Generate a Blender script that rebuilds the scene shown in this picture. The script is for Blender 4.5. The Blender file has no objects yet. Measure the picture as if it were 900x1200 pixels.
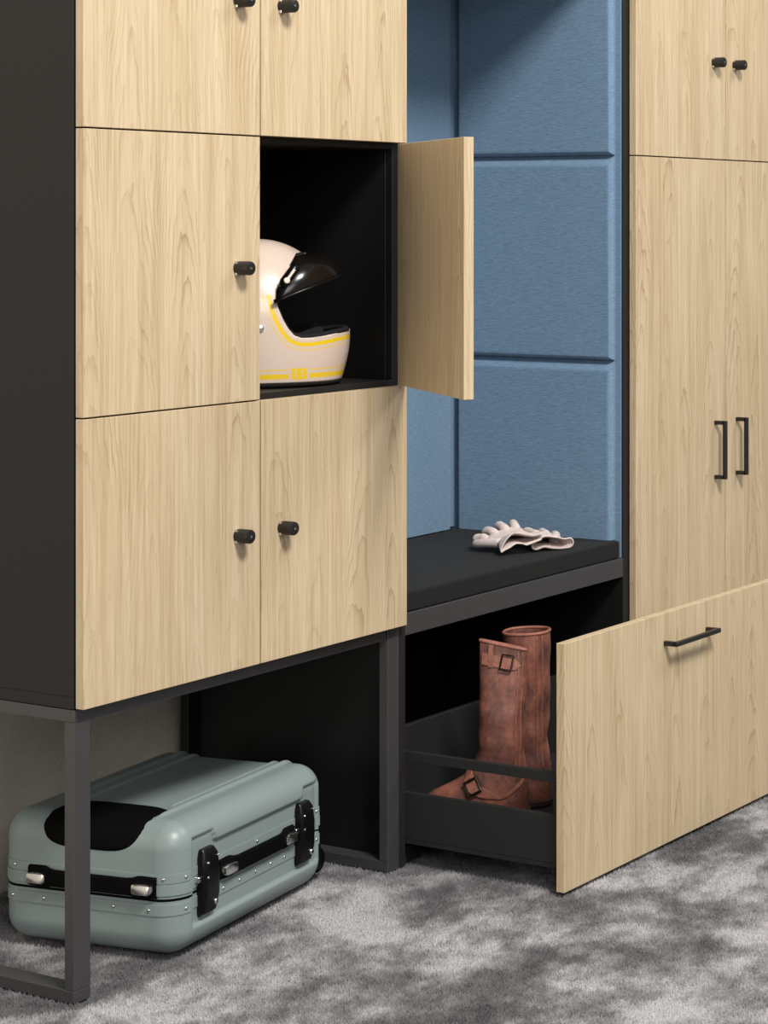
import bpy, bmesh, math, random
from mathutils import Vector, Matrix, noise

random.seed(7)
scene = bpy.context.scene
C = scene.collection
PI = math.pi

# ------------------------------------------------------------------ camera
TH = math.radians(27.2)
FPX, PCX, PCY = 2471.0, 1000.0, 260.0
cam_d = bpy.data.cameras.new('camera')
cam = bpy.data.objects.new('camera', cam_d)
C.objects.link(cam)
cam.location = (-2.23575, -2.42068, 1.152)
cam.rotation_euler = (PI / 2, 0, math.atan2(math.sin(TH), math.cos(TH)) - PI / 2)
cam_d.sensor_width = 36.0
cam_d.lens = FPX / 1200.0 * 36.0
cam_d.shift_x = -(PCX - 450.0) / 1200.0
cam_d.shift_y = (PCY - 600.0) / 1200.0
cam_d.clip_start = 0.05
scene.camera = cam

# ------------------------------------------------------------------ world and lights
world = bpy.data.worlds.new('world')
scene.world = world
world.use_nodes = True
bg = world.node_tree.nodes['Background']
bg.inputs[0].default_value = (0.95, 0.98, 1.0, 1)
bg.inputs[1].default_value = 0.30


def area_light(name, loc, target, size, energy, color=(1, 1, 1), size_y=None):
    l = bpy.data.lights.new(name, 'AREA')
    l.size = size
    if size_y:
        l.shape = 'RECTANGLE'
        l.size_y = size_y
    l.energy = energy
    l.color = color
    o = bpy.data.objects.new(name, l)
    C.objects.link(o)
    o.location = loc
    o.rotation_euler = (Vector(target) - Vector(loc)).to_track_quat('-Z', 'Y').to_euler()
    return o


area_light('key_light', (-0.85, -3.3, 4.5), (1.1, 0.0, 0.8), 1.05, 370, (1.0, 0.97, 0.92))
area_light('soft_light', (-3.2, -4.4, 2.7), (0.9, 0.1, 0.6), 1.8, 80, (1.0, 0.98, 0.96))
area_light('right_fill_light', (2.7, -2.4, 3.9), (1.9, 0.0, 1.1), 1.2, 75, (1.0, 0.96, 0.90))  # added fill lamp, brightens the upper doors of the tall cabinet
area_light('left_fill_light', (-4.6, 0.0, 1.0), (0.2, 0.1, 0.5), 1.8, 56, (1.0, 0.95, 0.88), 1.6)  # added low fill lamp, lifts the wall under the lockers and the open door

vs = scene.view_settings
vs.view_transform = 'Standard'
vs.look = 'None'
vs.exposure = -0.12
vs.gamma = 1.0
vs.use_curve_mapping = False

# ------------------------------------------------------------------ materials
MATS = {}


class NT:
    def __init__(self, name):
        self.m = bpy.data.materials.new(name)
        self.m.use_nodes = True
        self.t = self.m.node_tree
        self.b = self.t.nodes['Principled BSDF']
        MATS[name] = self.m

    def n(self, kind, **kw):
        nd = self.t.nodes.new('ShaderNode' + kind)
        for k, v in kw.items():
            setattr(nd, k, v)
        return nd

    def l(self, a, b):
        self.t.links.new(a, b)

    def inp(self, nd, idx, v):
        if hasattr(v, 'links') or hasattr(v, 'is_linked'):
            self.l(v, nd.inputs[idx])
        else:
            nd.inputs[idx].default_value = v

    def math(self, op, a, b=0.0, c=0.0, clamp=False):
        nd = self.n('Math', operation=op)
        nd.use_clamp = clamp
        self.inp(nd, 0, a)
        self.inp(nd, 1, b)
        self.inp(nd, 2, c)
        return nd.outputs[0]

    def coord(self, scale=(1, 1, 1), off=None):
        tc = self.n('TexCoord')
        mp = self.n('Mapping')
        mp.inputs['Scale'].default_value = scale
        self.l(tc.outputs['Object'], mp.inputs[0])
        if off is not None:
            self.l(off, mp.inputs['Location'])
        return mp.outputs[0]

    def noise(self, vec, scale, detail=2, rough=0.5):
        nd = self.n('TexNoise')
        nd.inputs['Scale'].default_value = scale
        nd.inputs['Detail'].default_value = detail
        nd.inputs['Roughness'].default_value = rough
        if vec is not None:
            self.l(vec, nd.inputs['Vector'])
        return nd.outputs['Fac']

    def ramp(self, fac, stops):
        nd = self.n('ValToRGB')
        e = nd.color_ramp.elements
        while len(e) < len(stops):
            e.new(0.5)
        for i, (p, c) in enumerate(stops):
            e[i].position = p
            e[i].color = (c[0], c[1], c[2], 1)
        self.l(fac, nd.inputs[0])
        return nd.outputs[0]

    def mix(self, fac, a, b, blend='MIX'):
        nd = self.n('Mix', data_type='RGBA', blend_type=blend)
        self.inp(nd, 0, fac)
        for i, v in ((6, a), (7, b)):
            if isinstance(v, tuple):
                nd.inputs[i].default_value = (v[0], v[1], v[2], 1)
            else:
                self.l(v, nd.inputs[i])
        return nd.outputs[2]

    def bump(self, h, strength, dist):
        nd = self.n('Bump')
        nd.inputs['Strength'].default_value = strength
        nd.inputs['Distance'].default_value = dist
        self.l(h, nd.inputs['Height'])
        self.l(nd.outputs[0], self.b.inputs['Normal'])

    def out(self, color=None, rough=None, metal=None, spec=None):
        if color is not None:
            if isinstance(color, tuple):
                self.b.inputs['Base Color'].default_value = (*color, 1)
            else:
                self.l(color, self.b.inputs['Base Color'])
        if rough is not None:
            self.inp(self.b, self.b.inputs.find('Roughness'), rough)
        if metal is not None:
            self.b.inputs['Metallic'].default_value = metal
        if spec is not None:
            self.b.inputs['Specular IOR Level'].default_value = spec
        return self.m


def plain(name, color, rough=0.5, metal=0.0, spec=0.5, grain=0.0, gscale=300):
    t = NT(name)
    if grain:
        f = t.noise(t.coord(), gscale, 3, 0.6)
        col = t.ramp(f, [(0.3, tuple(c * (1 - grain) for c in color)), (0.7, tuple(min(1, c * (1 + grain)) for c in color))])
        t.out(col, rough, metal, spec)
    else:
        t.out(color, rough, metal, spec)
    return t.m


def wood_mat():
    t = NT('oak_veneer')
    oi = t.n('ObjectInfo')
    rnd = oi.outputs['Random']
    cx = t.n('CombineXYZ')
    t.l(t.math('MULTIPLY', rnd, 37.0), cx.inputs[0])
    t.l(t.math('MULTIPLY', rnd, 11.0), cx.inputs[1])
    t.l(t.math('MULTIPLY', rnd, 71.0), cx.inputs[2])
    off = cx.outputs[0]
    p = t.coord((1, 1, 1), off)
    sp = t.n('SeparateXYZ')
    t.l(p, sp.inputs[0])
    x = t.math('ADD', sp.outputs[0], sp.outputs[1])
    z = sp.outputs[2]
    # slow warp of the staves
    w1 = t.noise(t.coord((5, 5, 1.4), off), 1.0, 2, 0.5)
    w2 = t.noise(t.coord((26, 26, 7), off), 1.0, 3, 0.6)
    xx = t.math('ADD', t.math('MULTIPLY', x, 10.5), t.math('MULTIPLY', w1, 1.5))
    cell = t.math('FLOOR', xx)
    c = t.math('SUBTRACT', t.math('FRACT', xx), 0.5)
    wn = t.n('TexWhiteNoise', noise_dimensions='1D')
    t.l(cell, wn.inputs['W'])
    rr = wn.outputs['Value']
    # nested arches
    v = t.math('MULTIPLY', t.math('MULTIPLY', c, c), 22.0)
    v = t.math('ADD', v, t.math('MULTIPLY', z, t.math('MULTIPLY_ADD', rr, 9.0, 6.0)))
    v = t.math('ADD', v, t.math('MULTIPLY', w2, 2.2))
    v = t.math('ADD', v, t.math('MULTIPLY', rr, 9.0))
    fr = t.math('FRACT', v)
    line = t.math('POWER', fr, 6.0)
    msk = t.math('MULTIPLY_ADD', t.noise(t.coord((14, 14, 4), off), 1.0, 2), 3.0, -1.05, clamp=True)
    line = t.math('MULTIPLY', line, msk)
    # fine pores and streaks
    s1 = t.noise(t.coord((230, 230, 5), off), 1.0, 3, 0.6)
    s2 = t.noise(t.coord((45, 45, 1.2), off), 1.0, 3, 0.55)
    pore = t.math('MULTIPLY_ADD', t.noise(t.coord((520, 520, 26), off), 1.0, 1), 5.0, -3.1, clamp=True)
    base = t.ramp(s2, [(0.25, (0.490, 0.375, 0.232)), (0.5, (0.550, 0.440, 0.292)), (0.75, (0.590, 0.485, 0.340))])
    col = t.mix(t.math('MULTIPLY', line, 0.78), base, (0.29, 0.185, 0.080))
    col = t.mix(t.math('MULTIPLY_ADD', s1, 1.9, -0.68, clamp=True), col, t.mix(1.0, col, (0.70, 0.63, 0.53), 'MULTIPLY'))
    col = t.mix(t.math('MULTIPLY', pore, 0.42), col, (0.27, 0.18, 0.085))
    t.out(col, 0.5, 0, 0.35)
    t.bump(s1, 0.12, 0.001)
    return t.m


def carpet_mat():
    t = NT('carpet_mottled_grey')
    p = t.coord((1.0, 1.0, 1.0))
    w = t.noise(p, 9.0, 4, 0.7)
    big = t.noise(t.coord((2.9, 3.4, 1)), 1.0, 8, 0.72)
    mid = t.noise(p, 26.0, 5, 0.75)
    tuft = t.noise(p, 330.0, 2, 0.7)
    f = t.math('ADD', t.math('MULTIPLY', big, 1.0), t.math('MULTIPLY', t.math('SUBTRACT', w, 0.5), 0.20))
    f = t.math('ADD', f, t.math('MULTIPLY', t.math('SUBTRACT', mid, 0.5), 0.16))
    col = t.ramp(f, [(0.38, (0.042, 0.040, 0.043)), (0.47, (0.105, 0.101, 0.106)), (0.525, (0.215, 0.207, 0.215)), (0.60, (0.40, 0.388, 0.40))])
    k = t.ramp(tuft, [(0.3, (0.45, 0.45, 0.45)), (0.5, (0.9, 0.9, 0.9)), (0.72, (1.3, 1.3, 1.3))])
    col = t.mix(0.9, col, k, 'MULTIPLY')
    t.out(col, 0.95, 0, 0.1)
    t.b.inputs['Sheen Weight'].default_value = 0.25
    t.bump(t.math('ADD', tuft, t.math('MULTIPLY', mid, 0.8)), 0.25, 0.003)
    return t.m


def fabric_mat(name, c0, c1, weave=(60, 60, 900), bump=0.5, sheen=0.3):
    t = NT(name)
    f = t.noise(t.coord(weave), 1.0, 3, 0.65)
    g = t.noise(t.coord((700, 700, 700)), 1.0, 1, 0.5)
    h = t.math('ADD', t.math('MULTIPLY', f, 0.75), t.math('MULTIPLY', g, 0.25))
    col = t.ramp(h, [(0.33, c0), (0.66, c1)])
    t.out(col, 0.85, 0, 0.15)
    t.b.inputs['Sheen Weight'].default_value = sheen
    t.bump(h, bump, 0.0015)
    return t.m


def wall_mat():
    t = NT('plaster_grey_beige')
    a = t.noise(t.coord(), 6.0, 5, 0.6)
    g = t.noise(t.coord(), 180.0, 3, 0.7)
    h = t.math('ADD', t.math('MULTIPLY', a, 0.6), t.math('MULTIPLY', g, 0.4))
    col = t.ramp(h, [(0.3, (0.50, 0.45, 0.375)), (0.7, (0.78, 0.71, 0.61))])
    t.out(col, 0.9, 0, 0.2)
    t.bump(g, 0.3, 0.003)
    return t.m


def leather_mat():
    t = NT('worn_red_brown_leather')
    a = t.noise(t.coord((1, 1, 0.6)), 22.0, 4, 0.6)
    g = t.noise(t.coord(), 90.0, 4, 0.65)
    h = t.math('ADD', t.math('MULTIPLY', a, 0.7), t.math('MULTIPLY', g, 0.3))
    col = t.ramp(h, [(0.36, (0.060, 0.028, 0.024)), (0.5, (0.150, 0.056, 0.040)), (0.64, (0.28, 0.102, 0.068))])
    t.out(col, 0.5, 0, 0.45)
    t.bump(g, 0.25, 0.002)
    return t.m


def helmet_mat():
    t = NT('helmet_cream_gloss_striped')
    at = t.n('Attribute', attribute_name='edge_dist')
    d = at.outputs['Fac']
    tc = t.n('TexCoord')
    sp = t.n('SeparateXYZ')
    t.l(tc.outputs['Object'], sp.inputs[0])
    x, z = sp.outputs[0], sp.outputs[2]

    def band(v, a, b):
        return t.math('MULTIPLY', t.math('GREATER_THAN', v, a), t.math('LESS_THAN', v, b))
    s1 = band(d, 0.0075, 0.0145)
    s2 = band(d, 0.0195, 0.0213)
    lowz = t.math('LESS_THAN', z, 0.150)
    upper = t.math('MULTIPLY', t.math('ADD', s1, t.math('MULTIPLY', s2, 0.8), clamp=True), lowz)
    b1 = band(z, 0.008, 0.0165)
    b2 = band(z, 0.022, 0.0245)
    clear = t.math('SUBTRACT', 1.0, band(x, 0.047, 0.081))
    plate = t.math('MULTIPLY', band(x, 0.051, 0.077), band(z, 0.0065, 0.0255))
    notch = t.math('MULTIPLY', band(z, 0.0105, 0.0215), t.math('ADD', band(x, 0.0565, 0.0595), band(x, 0.0675, 0.0705), clamp=True))
    notch = t.math('MULTIPLY', notch, t.math('SUBTRACT', 1.0, band(z, 0.0148, 0.0172)))
    low = t.math('ADD', t.math('MULTIPLY', t.math('ADD', b1, t.math('MULTIPLY', b2, 0.8), clamp=True), clear), t.math('SUBTRACT', plate, notch, clamp=True), clamp=True)
    f = t.math('ADD', upper, low, clamp=True)
    col = t.mix(f, (0.60, 0.485, 0.41), (0.74, 0.50, 0.015))
    t.out(col, 0.32, 0, 0.5)
    t.b.inputs['Coat Weight'].default_value = 0.4
    t.b.inputs['Coat Roughness'].default_value = 0.12
    return t.m


WOOD = wood_mat()
CARPET = carpet_mat()
BLUE = fabric_mat('blue_woven_fabric', (0.090, 0.160, 0.245), (0.178, 0.280, 0.395))
FELT = fabric_mat('black_felt_fabric', (0.005, 0.005, 0.0052), (0.015, 0.015, 0.0152), (420, 420, 420), 0.6, 0.04)
WALL = wall_mat()
LEATHER = leather_mat()
HELMET = helmet_mat()
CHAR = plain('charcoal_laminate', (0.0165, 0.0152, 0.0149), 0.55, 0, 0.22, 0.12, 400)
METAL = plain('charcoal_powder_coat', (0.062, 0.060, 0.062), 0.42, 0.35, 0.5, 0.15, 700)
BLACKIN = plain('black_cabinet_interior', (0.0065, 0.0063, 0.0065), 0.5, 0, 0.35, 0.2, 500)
HANDLE = plain('black_handle_coat', (0.014, 0.0125, 0.012), 0.38, 0.2, 0.5, 0.1, 600)
CHROME = plain('polished_steel', (0.72, 0.71, 0.69), 0.22, 1.0, 0.5, 0.06, 300)
DRAWERM = plain('graphite_drawer_coat', (0.014, 0.014, 0.0145), 0.6, 0.1, 0.35, 0.4, 500)
CASE = plain('sage_grey_polycarbonate', (0.20, 0.245, 0.240), 0.38, 0, 0.45, 0.07, 900)
RUBBER = plain('matt_black_rubber', (0.0022, 0.0022, 0.0022), 0.75, 0, 0.05, 0.2, 500)
GLOSSBLK = plain('gloss_black_plastic', (0.003, 0.003, 0.003), 0.28, 0, 0.25, 0.2, 300)
VISOR = plain('smoked_brown_visor', (0.006, 0.0045, 0.0035), 0.20, 0, 0.4, 0.1, 200)
PAD = plain('black_padding', (0.010, 0.0095, 0.0095), 0.8, 0, 0.2, 0.3, 400)
CREAM = plain('cream_plastic', (0.72, 0.60, 0.50), 0.4, 0, 0.5, 0.05, 300)
SOLE = plain('dark_boot_sole', (0.03, 0.018, 0.014), 0.7, 0, 0.3, 0.3, 300)
TANTRIM = plain('russet_leather_trim', (0.25, 0.095, 0.062), 0.5, 0, 0.4, 0.25, 120)
BRASS = plain('dark_bronze', (0.035, 0.028, 0.02), 0.35, 0.8, 0.5, 0.2, 300)
GLOVE = plain('pale_pink_suede', (0.56, 0.47, 0.44), 0.75, 0, 0.25, 0.10, 160)


# ------------------------------------------------------------------ mesh helpers
def new_obj(name, bm, mat, parent=None, smooth=False, loc=None):
    me = bpy.data.meshes.new(name)
    bmesh.ops.recalc_face_normals(bm, faces=bm.faces)
    bm.to_mesh(me)
    bm.free()
    for m in (mat if isinstance(mat, (list, tuple)) else [mat]):
        me.materials.append(m)
    if smooth:
        me.shade_smooth()
    o = bpy.data.objects.new(name, me)
    C.objects.link(o)
    if loc is not None:
        o.location = loc
    if parent is not None:
        o.parent = parent
    return o


def empty(name, loc=(0, 0, 0), rz=0.0):
    o = bpy.data.objects.new(name, None)
    C.objects.link(o)
    o.location = loc
    o.rotation_euler = (0, 0, rz)
    o.empty_display_size = 0.05
    return o


def tag(o, label, cat, group=None):
    o['label'] = label
    o['category'] = cat
    if group:
        o['group'] = group
    return o


def struct(o, label=None, cat=None):
    o['kind'] = 'structure'
    if label:
        o['label'] = label
    if cat:
        o['category'] = cat
    return o


def bm_box(bm, a, b, bev=0.0, seg=1):
    vs_ = []
    for z in (a[2], b[2]):
        for x, y in ((a[0], a[1]), (b[0], a[1]), (b[0], b[1]), (a[0], b[1])):
            vs_.append(bm.verts.new((x, y, z)))
    fs = [(3, 2, 1, 0), (4, 5, 6, 7), (0, 1, 5, 4), (1, 2, 6, 5), (2, 3, 7, 6), (3, 0, 4, 7)]
    faces = [bm.faces.new([vs_[i] for i in f]) for f in fs]
    if bev:
        es = list({e for f in faces for e in f.edges})
        bmesh.ops.bevel(bm, geom=es, offset=bev, segments=seg, affect='EDGES', profile=0.5)


def box(name, a, b, mat, parent=None, bev=0.0008, seg=1, origin=None):
    """box from corner a to corner b (parent space); its own origin at the low corner"""
    o0 = Vector(origin if origin else a)
    bm = bmesh.new()
    bm_box(bm, Vector(a) - o0, Vector(b) - o0, bev, seg)
    return new_obj(name, bm, mat, parent, False, o0)


def bm_loft(bm, rings, closed=True, cap0=False, cap1=False):
    rows = [[bm.verts.new(p) for p in r] for r in rings]
    n = len(rows[0])
    for a, b in zip(rows[:-1], rows[1:]):
        for i in range(n if closed else n - 1):
            j = (i + 1) % n
            bm.faces.new((a[i], a[j], b[j], b[i]))
    if cap0:
        bm.faces.new(rows[0][::-1])
    if cap1:
        bm.faces.new(rows[-1])
    return rows


def bm_tube(bm, pts, r, n=8, closed=False):
    pts = [Vector(p) for p in pts]
    m = len(pts)
    rings = []
    up = None
    for i, p in enumerate(pts):
        if closed:
            d = pts[(i + 1) % m] - pts[i - 1]
        else:
            d = pts[min(i + 1, m - 1)] - pts[max(i - 1, 0)]
        d.normalize()
        if up is None:
            up = Vector((0, 0, 1)) if abs(d.z) < 0.9 else Vector((1, 0, 0))
        s = d.cross(up)
        if s.length < 1e-5:
            s = d.orthogonal()
        s.normalize()
        up = s.cross(d)
        rad = r[i] if isinstance(r, (list, tuple)) else r
        rings.append([p + (s * math.cos(2 * PI * k / n) + up * math.sin(2 * PI * k / n)) * rad for k in range(n)])
    if closed:
        rows = [[bm.verts.new(p) for p in q] for q in rings]
        for i in range(m):
            a, b = rows[i], rows[(i + 1) % m]
            for k in range(n):
                j = (k + 1) % n
                bm.faces.new((a[k], a[j], b[j], b[k]))
    else:
        bm_loft(bm, rings, True, True, True)


def bm_cyl(bm, a, b, r, n=20, bev=0.0):
    a, b = Vector(a), Vector(b)
    d = (b - a).normalized()
    if bev:
        pts = [a, b - d * bev, b - d * bev * 0.3, b]
        rr = [r, r, r - bev * 0.35, r - bev]
    else:
        pts, rr = [a, b], [r, r]
    s = d.orthogonal().normalized()
    u = d.cross(s)
    rings = [[p + (s * math.cos(2 * PI * k / n) + u * math.sin(2 * PI * k / n)) * q for k in range(n)] for p, q in zip(pts, rr)]
    bm_loft(bm, rings, True, True, True)


def smooth_by_angle(o, deg=40):
    me = o.data
    me.shade_smooth()
    try:
        me.set_sharp_from_angle(angle=math.radians(deg))
    except Exception:
        pass


# ------------------------------------------------------------------ dimensions
W = 0.739           # one furniture module
DW = W / 2          # one door
G = 0.0012          # half of a door gap
Z1, Z2, Z3, Z4 = 0.4335, 0.8625, 1.2908, 1.7195
DT = 0.0165         # door thickness
YB = 0.020          # front of carcasses
YD = 0.512          # back of carcasses

# ------------------------------------------------------------------ the setting
import numpy as np
FZ = -0.004
bm = bmesh.new()
bm_box(bm, (-5.0, -7.0, FZ - 0.03), (6.0, 0.655, FZ))
flo = struct(new_obj('floor', bm, CARPET), 'mottled light and dark grey carpet floor', 'floor')


def carpet_pile():
    rng = np.random.default_rng(5)
    d = 0.0042
    gx, gy = np.meshgrid(np.arange(-0.7, 2.9, d), np.arange(-1.9, 0.54, d))
    x = gx.ravel() + rng.uniform(-d * 0.6, d * 0.6, gx.size)
    y = gy.ravel() + rng.uniform(-d * 0.6, d * 0.6, gx.size)
    dx, dy = x - cam.location.x, y - cam.location.y
    Zc = dx * math.cos(TH) + dy * math.sin(TH)
    Xc = dx * math.sin(TH) - dy * math.cos(TH)
    u = PCX + FPX * Xc / Zc
    v = PCY + FPX * cam.location.z / Zc
    keep = (u > -220) & (u < 1120) & (v < 1330)
    x, y = x[keep], y[keep]
    n_ = x.size
    h = rng.uniform(0.0040, 0.0072, n_)
    a0 = rng.uniform(0, 2 * PI, n_)
    r = rng.uniform(0.0013, 0.0021, n_)
    la, lm = rng.uniform(0, 2 * PI, n_), rng.uniform(0, 0.0028, n_)
    V = np.zeros((n_, 4, 3), np.float32)
    for k in range(3):
        V[:, k, 0] = x + r * np.cos(a0 + 2 * PI * k / 3)
        V[:, k, 1] = y + r * np.sin(a0 + 2 * PI * k / 3)
        V[:, k, 2] = FZ - 0.0005
    V[:, 3, 0] = x + lm * np.cos(la)
    V[:, 3, 1] = y + lm * np.sin(la)
    V[:, 3, 2] = FZ + h
    b = (np.arange(n_) * 4)[:, None, None]
    F = (np.array([[0, 1, 3], [1, 2, 3], [2, 0, 3]])[None] + b).reshape(-1)
    me = bpy.data.meshes.new('carpet_pile')
    me.vertices.add(n_ * 4)
    me.vertices.foreach_set('co', V.reshape(-1))
    me.loops.add(F.size)
    me.loops.foreach_set('vertex_index', F.astype(np.int32))
    me.polygons.add(F.size // 3)
    me.polygons.foreach_set('loop_start', np.arange(0, F.size, 3, dtype=np.int32))
    me.update(calc_edges=True)
    me.materials.append(CARPET)
    o = bpy.data.objects.new('carpet_pile', me)
    C.objects.link(o)
    o.parent = flo
    o['kind'] = 'stuff'
    print('tufts', n_)


carpet_pile()
bm = bmesh.new()
bm_box(bm, (-5.0, 0.545, FZ), (6.0, 0.645, 3.0))
struct(new_obj('wall_back', bm, WALL), 'grey beige plaster wall behind the cabinets', 'wall')


# ------------------------------------------------------------------ door hardware
def lock_knob(door, x, z, y0=-0.0):
    """cylinder lock standing out of a door front, local coordinates of the door"""
    bm = bmesh.new()
    bm_cyl(bm, (x, y0, z), (x, y0 - 0.0275, z), 0.0113, 24, 0.0022)
    o = new_obj('lock_knob', bm, HANDLE, door)
    smooth_by_angle(o, 35)
    bm = bmesh.new()
    bm_cyl(bm, (x, y0 - 0.0268, z), (x, y0 - 0.0283, z), 0.0019, 12)
    new_obj('keyhole', bm, CHROME, door)
    for s in (-1, 1):
        bm = bmesh.new()
        bm_box(bm, (x - 0.0085, y0 - 0.0055, z + s * 0.0090 - 0.0024), (x + 0.0015, y0 - 0.0006, z + s * 0.0090 + 0.0024), 0.0006)
        new_obj('lock_collar_clip', bm, CHROME, door)


def bar_handle(door, p0, p1, y0, stand=0.030, th=0.0085):
    """square bar handle between p0 and p1 (x, z), standing off plane y0"""
    bm = bmesh.new()
    (xa, za), (xb, zb) = p0, p1
    vert = abs(zb - za) > abs(xb - xa)
    h = th / 2
    yf = y0 - stand
    if vert:
        bm_box(bm, (xa - h, yf, za), (xa + h, yf + th, zb), 0.0009)
        for zz in (za, zb - th):
            bm_box(bm, (xa - h, yf + th * 0.5, zz), (xa + h, y0, zz + th), 0.0006)
    else:
        bm_box(bm, (xa, yf, za - h), (xb, yf + th, za + h), 0.0009)
        for q in (xa, xb - th):
            bm_box(bm, (q, yf + th * 0.5, za - h), (q + th, y0, za + h), 0.0006)
    return new_obj('bar_handle', bm, HANDLE, door)


def door_panel(parent, x0, x1, z0, z1, name='door'):
    return box(name, (x0 + 0.0016, 0.0, z0 + G), (x1 - 0.0016, DT, z1 - G), WOOD, parent, 0.0007)


# ------------------------------------------------------------------ locker cabinet
loc_ = empty('locker_cabinet')
tag(loc_, 'oak-fronted locker cabinet on charcoal tube frame, one door standing open', 'locker')
PT = 0.018
box('side_panel', (0.0, YB, Z1 + PT), (PT, YD, Z4), CHAR, loc_)
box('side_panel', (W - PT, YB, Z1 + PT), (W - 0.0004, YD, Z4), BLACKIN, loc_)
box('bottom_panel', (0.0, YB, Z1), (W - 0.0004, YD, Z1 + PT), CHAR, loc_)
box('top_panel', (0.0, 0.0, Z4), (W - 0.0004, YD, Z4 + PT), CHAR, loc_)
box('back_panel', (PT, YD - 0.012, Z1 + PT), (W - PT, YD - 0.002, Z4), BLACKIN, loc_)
box('divider', (DW - 0.010, YB, Z1 + PT), (DW + 0.008, YD - 0.013, Z4), CHAR, loc_)
for zz in (Z2, Z3):
    for xa, xb in ((PT, DW - 0.010), (DW + 0.008, W - PT)):
        box('shelf', (xa, YB, zz - 0.010), (xb, YD - 0.013, zz + 0.009), CHAR, loc_)
# dark liner of the open compartment
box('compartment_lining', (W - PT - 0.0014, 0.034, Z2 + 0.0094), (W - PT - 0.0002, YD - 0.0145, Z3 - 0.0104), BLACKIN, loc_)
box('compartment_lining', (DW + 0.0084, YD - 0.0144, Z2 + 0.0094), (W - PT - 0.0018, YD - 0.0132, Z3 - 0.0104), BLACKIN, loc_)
for r, (za, zb) in enumerate(((Z1, Z2), (Z2, Z3), (Z3, Z4))):
    dl = door_panel(loc_, 0.0, DW, za, zb)
    lock_knob(dl, 0.318 - G, (zb - za) / 2)
    if r != 1:
        dr = door_panel(loc_, DW, W, za, zb)
        lock_knob(dr, 0.0495 - G, (zb - za) / 2)
# the open door: local frame has its hinge edge at the origin
a = math.radians(56.0)
bm = bmesh.new()
bm_box(bm, (-(DW - 2 * G), -DT, 0), (0, 0, Z3 - Z2 - 2 * G), 0.0007)
od = new_obj('door', bm, WOOD, loc_, False, (0.7145, 0.0025, Z2 + G))
od.rotation_euler = (0, 0, a)
# tube frame
TW, TD, TH_ = 0.0315, 0.0195, 0.0185
for x0 in (0.0, W - TW - 0.0006):
    for y0 in (0.018, YD - TD):
        box('leg', (x0, y0, TH_), (x0 + TW, y0 + TD, Z1 - TH_ - 0.001), BLACKIN if y0 > 0.1 else METAL, loc_, 0.0012, 2)  # rear legs coloured black to stand in for the shade back there
    box('foot_rail', (x0, 0.018, 0.0), (x0 + TW, YD, TH_), METAL, loc_, 0.0012, 2)
    box('top_rail', (x0, 0.018, Z1 - TH_ - 0.001), (x0 + TW, YD, Z1 - 0.001), METAL, loc_, 0.0012, 2)
box('front_rail', (TW, 0.0195, Z1 - 0.022), (W - TW - 0.003, 0.039, Z1 - 0.001), METAL, loc_, 0.0012, 2)
box('rear_rail', (TW, YD - 0.03, Z1 - 0.022), (W - TW - 0.003, YD - 0.0105, Z1 - 0.001), METAL, loc_, 0.0012, 2)

# ------------------------------------------------------------------ bench niche
ben = empty('storage_bench', (W, 0, 0))
tag(ben, 'bench alcove lined with blue padded panels, big oak drawer pulled out', 'bench')
BP = 0.0195
box('side_panel', (0.0004, YB - 0.001, 0.0), (BP - 0.004, YD, Z4), BLACKIN, ben)
box('edge_band', (0.0004, YB - 0.002, 0.0), (BP - 0.004, YB - 0.0011, Z4), CHAR, ben, 0.0002)
box('side_panel', (W - BP, YB - 0.001, 0.0), (W - 0.0004, YD, Z4), BLACKIN, ben)
box('edge_band', (W - BP, YB - 0.002, 0.0), (W - 0.0004, YB - 0.0011, Z4), CHAR, ben, 0.0002)
box('top_panel', (0.0004, 0.0, Z4), (W - 0.0004, YD, Z4 + PT), CHAR, ben)
box('back_panel', (BP, YD - 0.014, 0.0), (W - BP, YD - 0.002, Z4), BLACKIN, ben)
box('front_rail', (BP - 0.004, YB - 0.002, 0.411), (W - BP, 0.050, 0.4505), METAL, ben)
box('seat_board', (BP - 0.004, 0.050, 0.432), (W - BP, YD - 0.015, 0.4505), CHAR, ben)
for xa in (BP - 0.003, W - BP - 0.054):
    box('drawer_runner', (xa, 0.026, 0.0), (xa + 0.053, YD - 0.02, 0.028), CHAR, ben)
# felt seat cushion
bm = bmesh.new()
bm_box(bm, (0, 0, 0), (W - 2 * BP - 0.0072, 0.4145, 0.0365), 0.005, 3)
cu = new_obj('seat_cushion', bm, FELT, ben, False, (BP - 0.0005, 0.0205, 0.4508))
smooth_by_angle(cu, 50)
cu.modifiers.new('weighted', 'WEIGHTED_NORMAL').keep_sharp = True

ROWS = ((0.4880, Z2), (Z2, Z3), (Z3, Z4 - 0.001))
XI = W - BP - 0.0030          # face of the substrate board on the right side
YI = 0.452                    # face of the substrate board at the back


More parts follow.
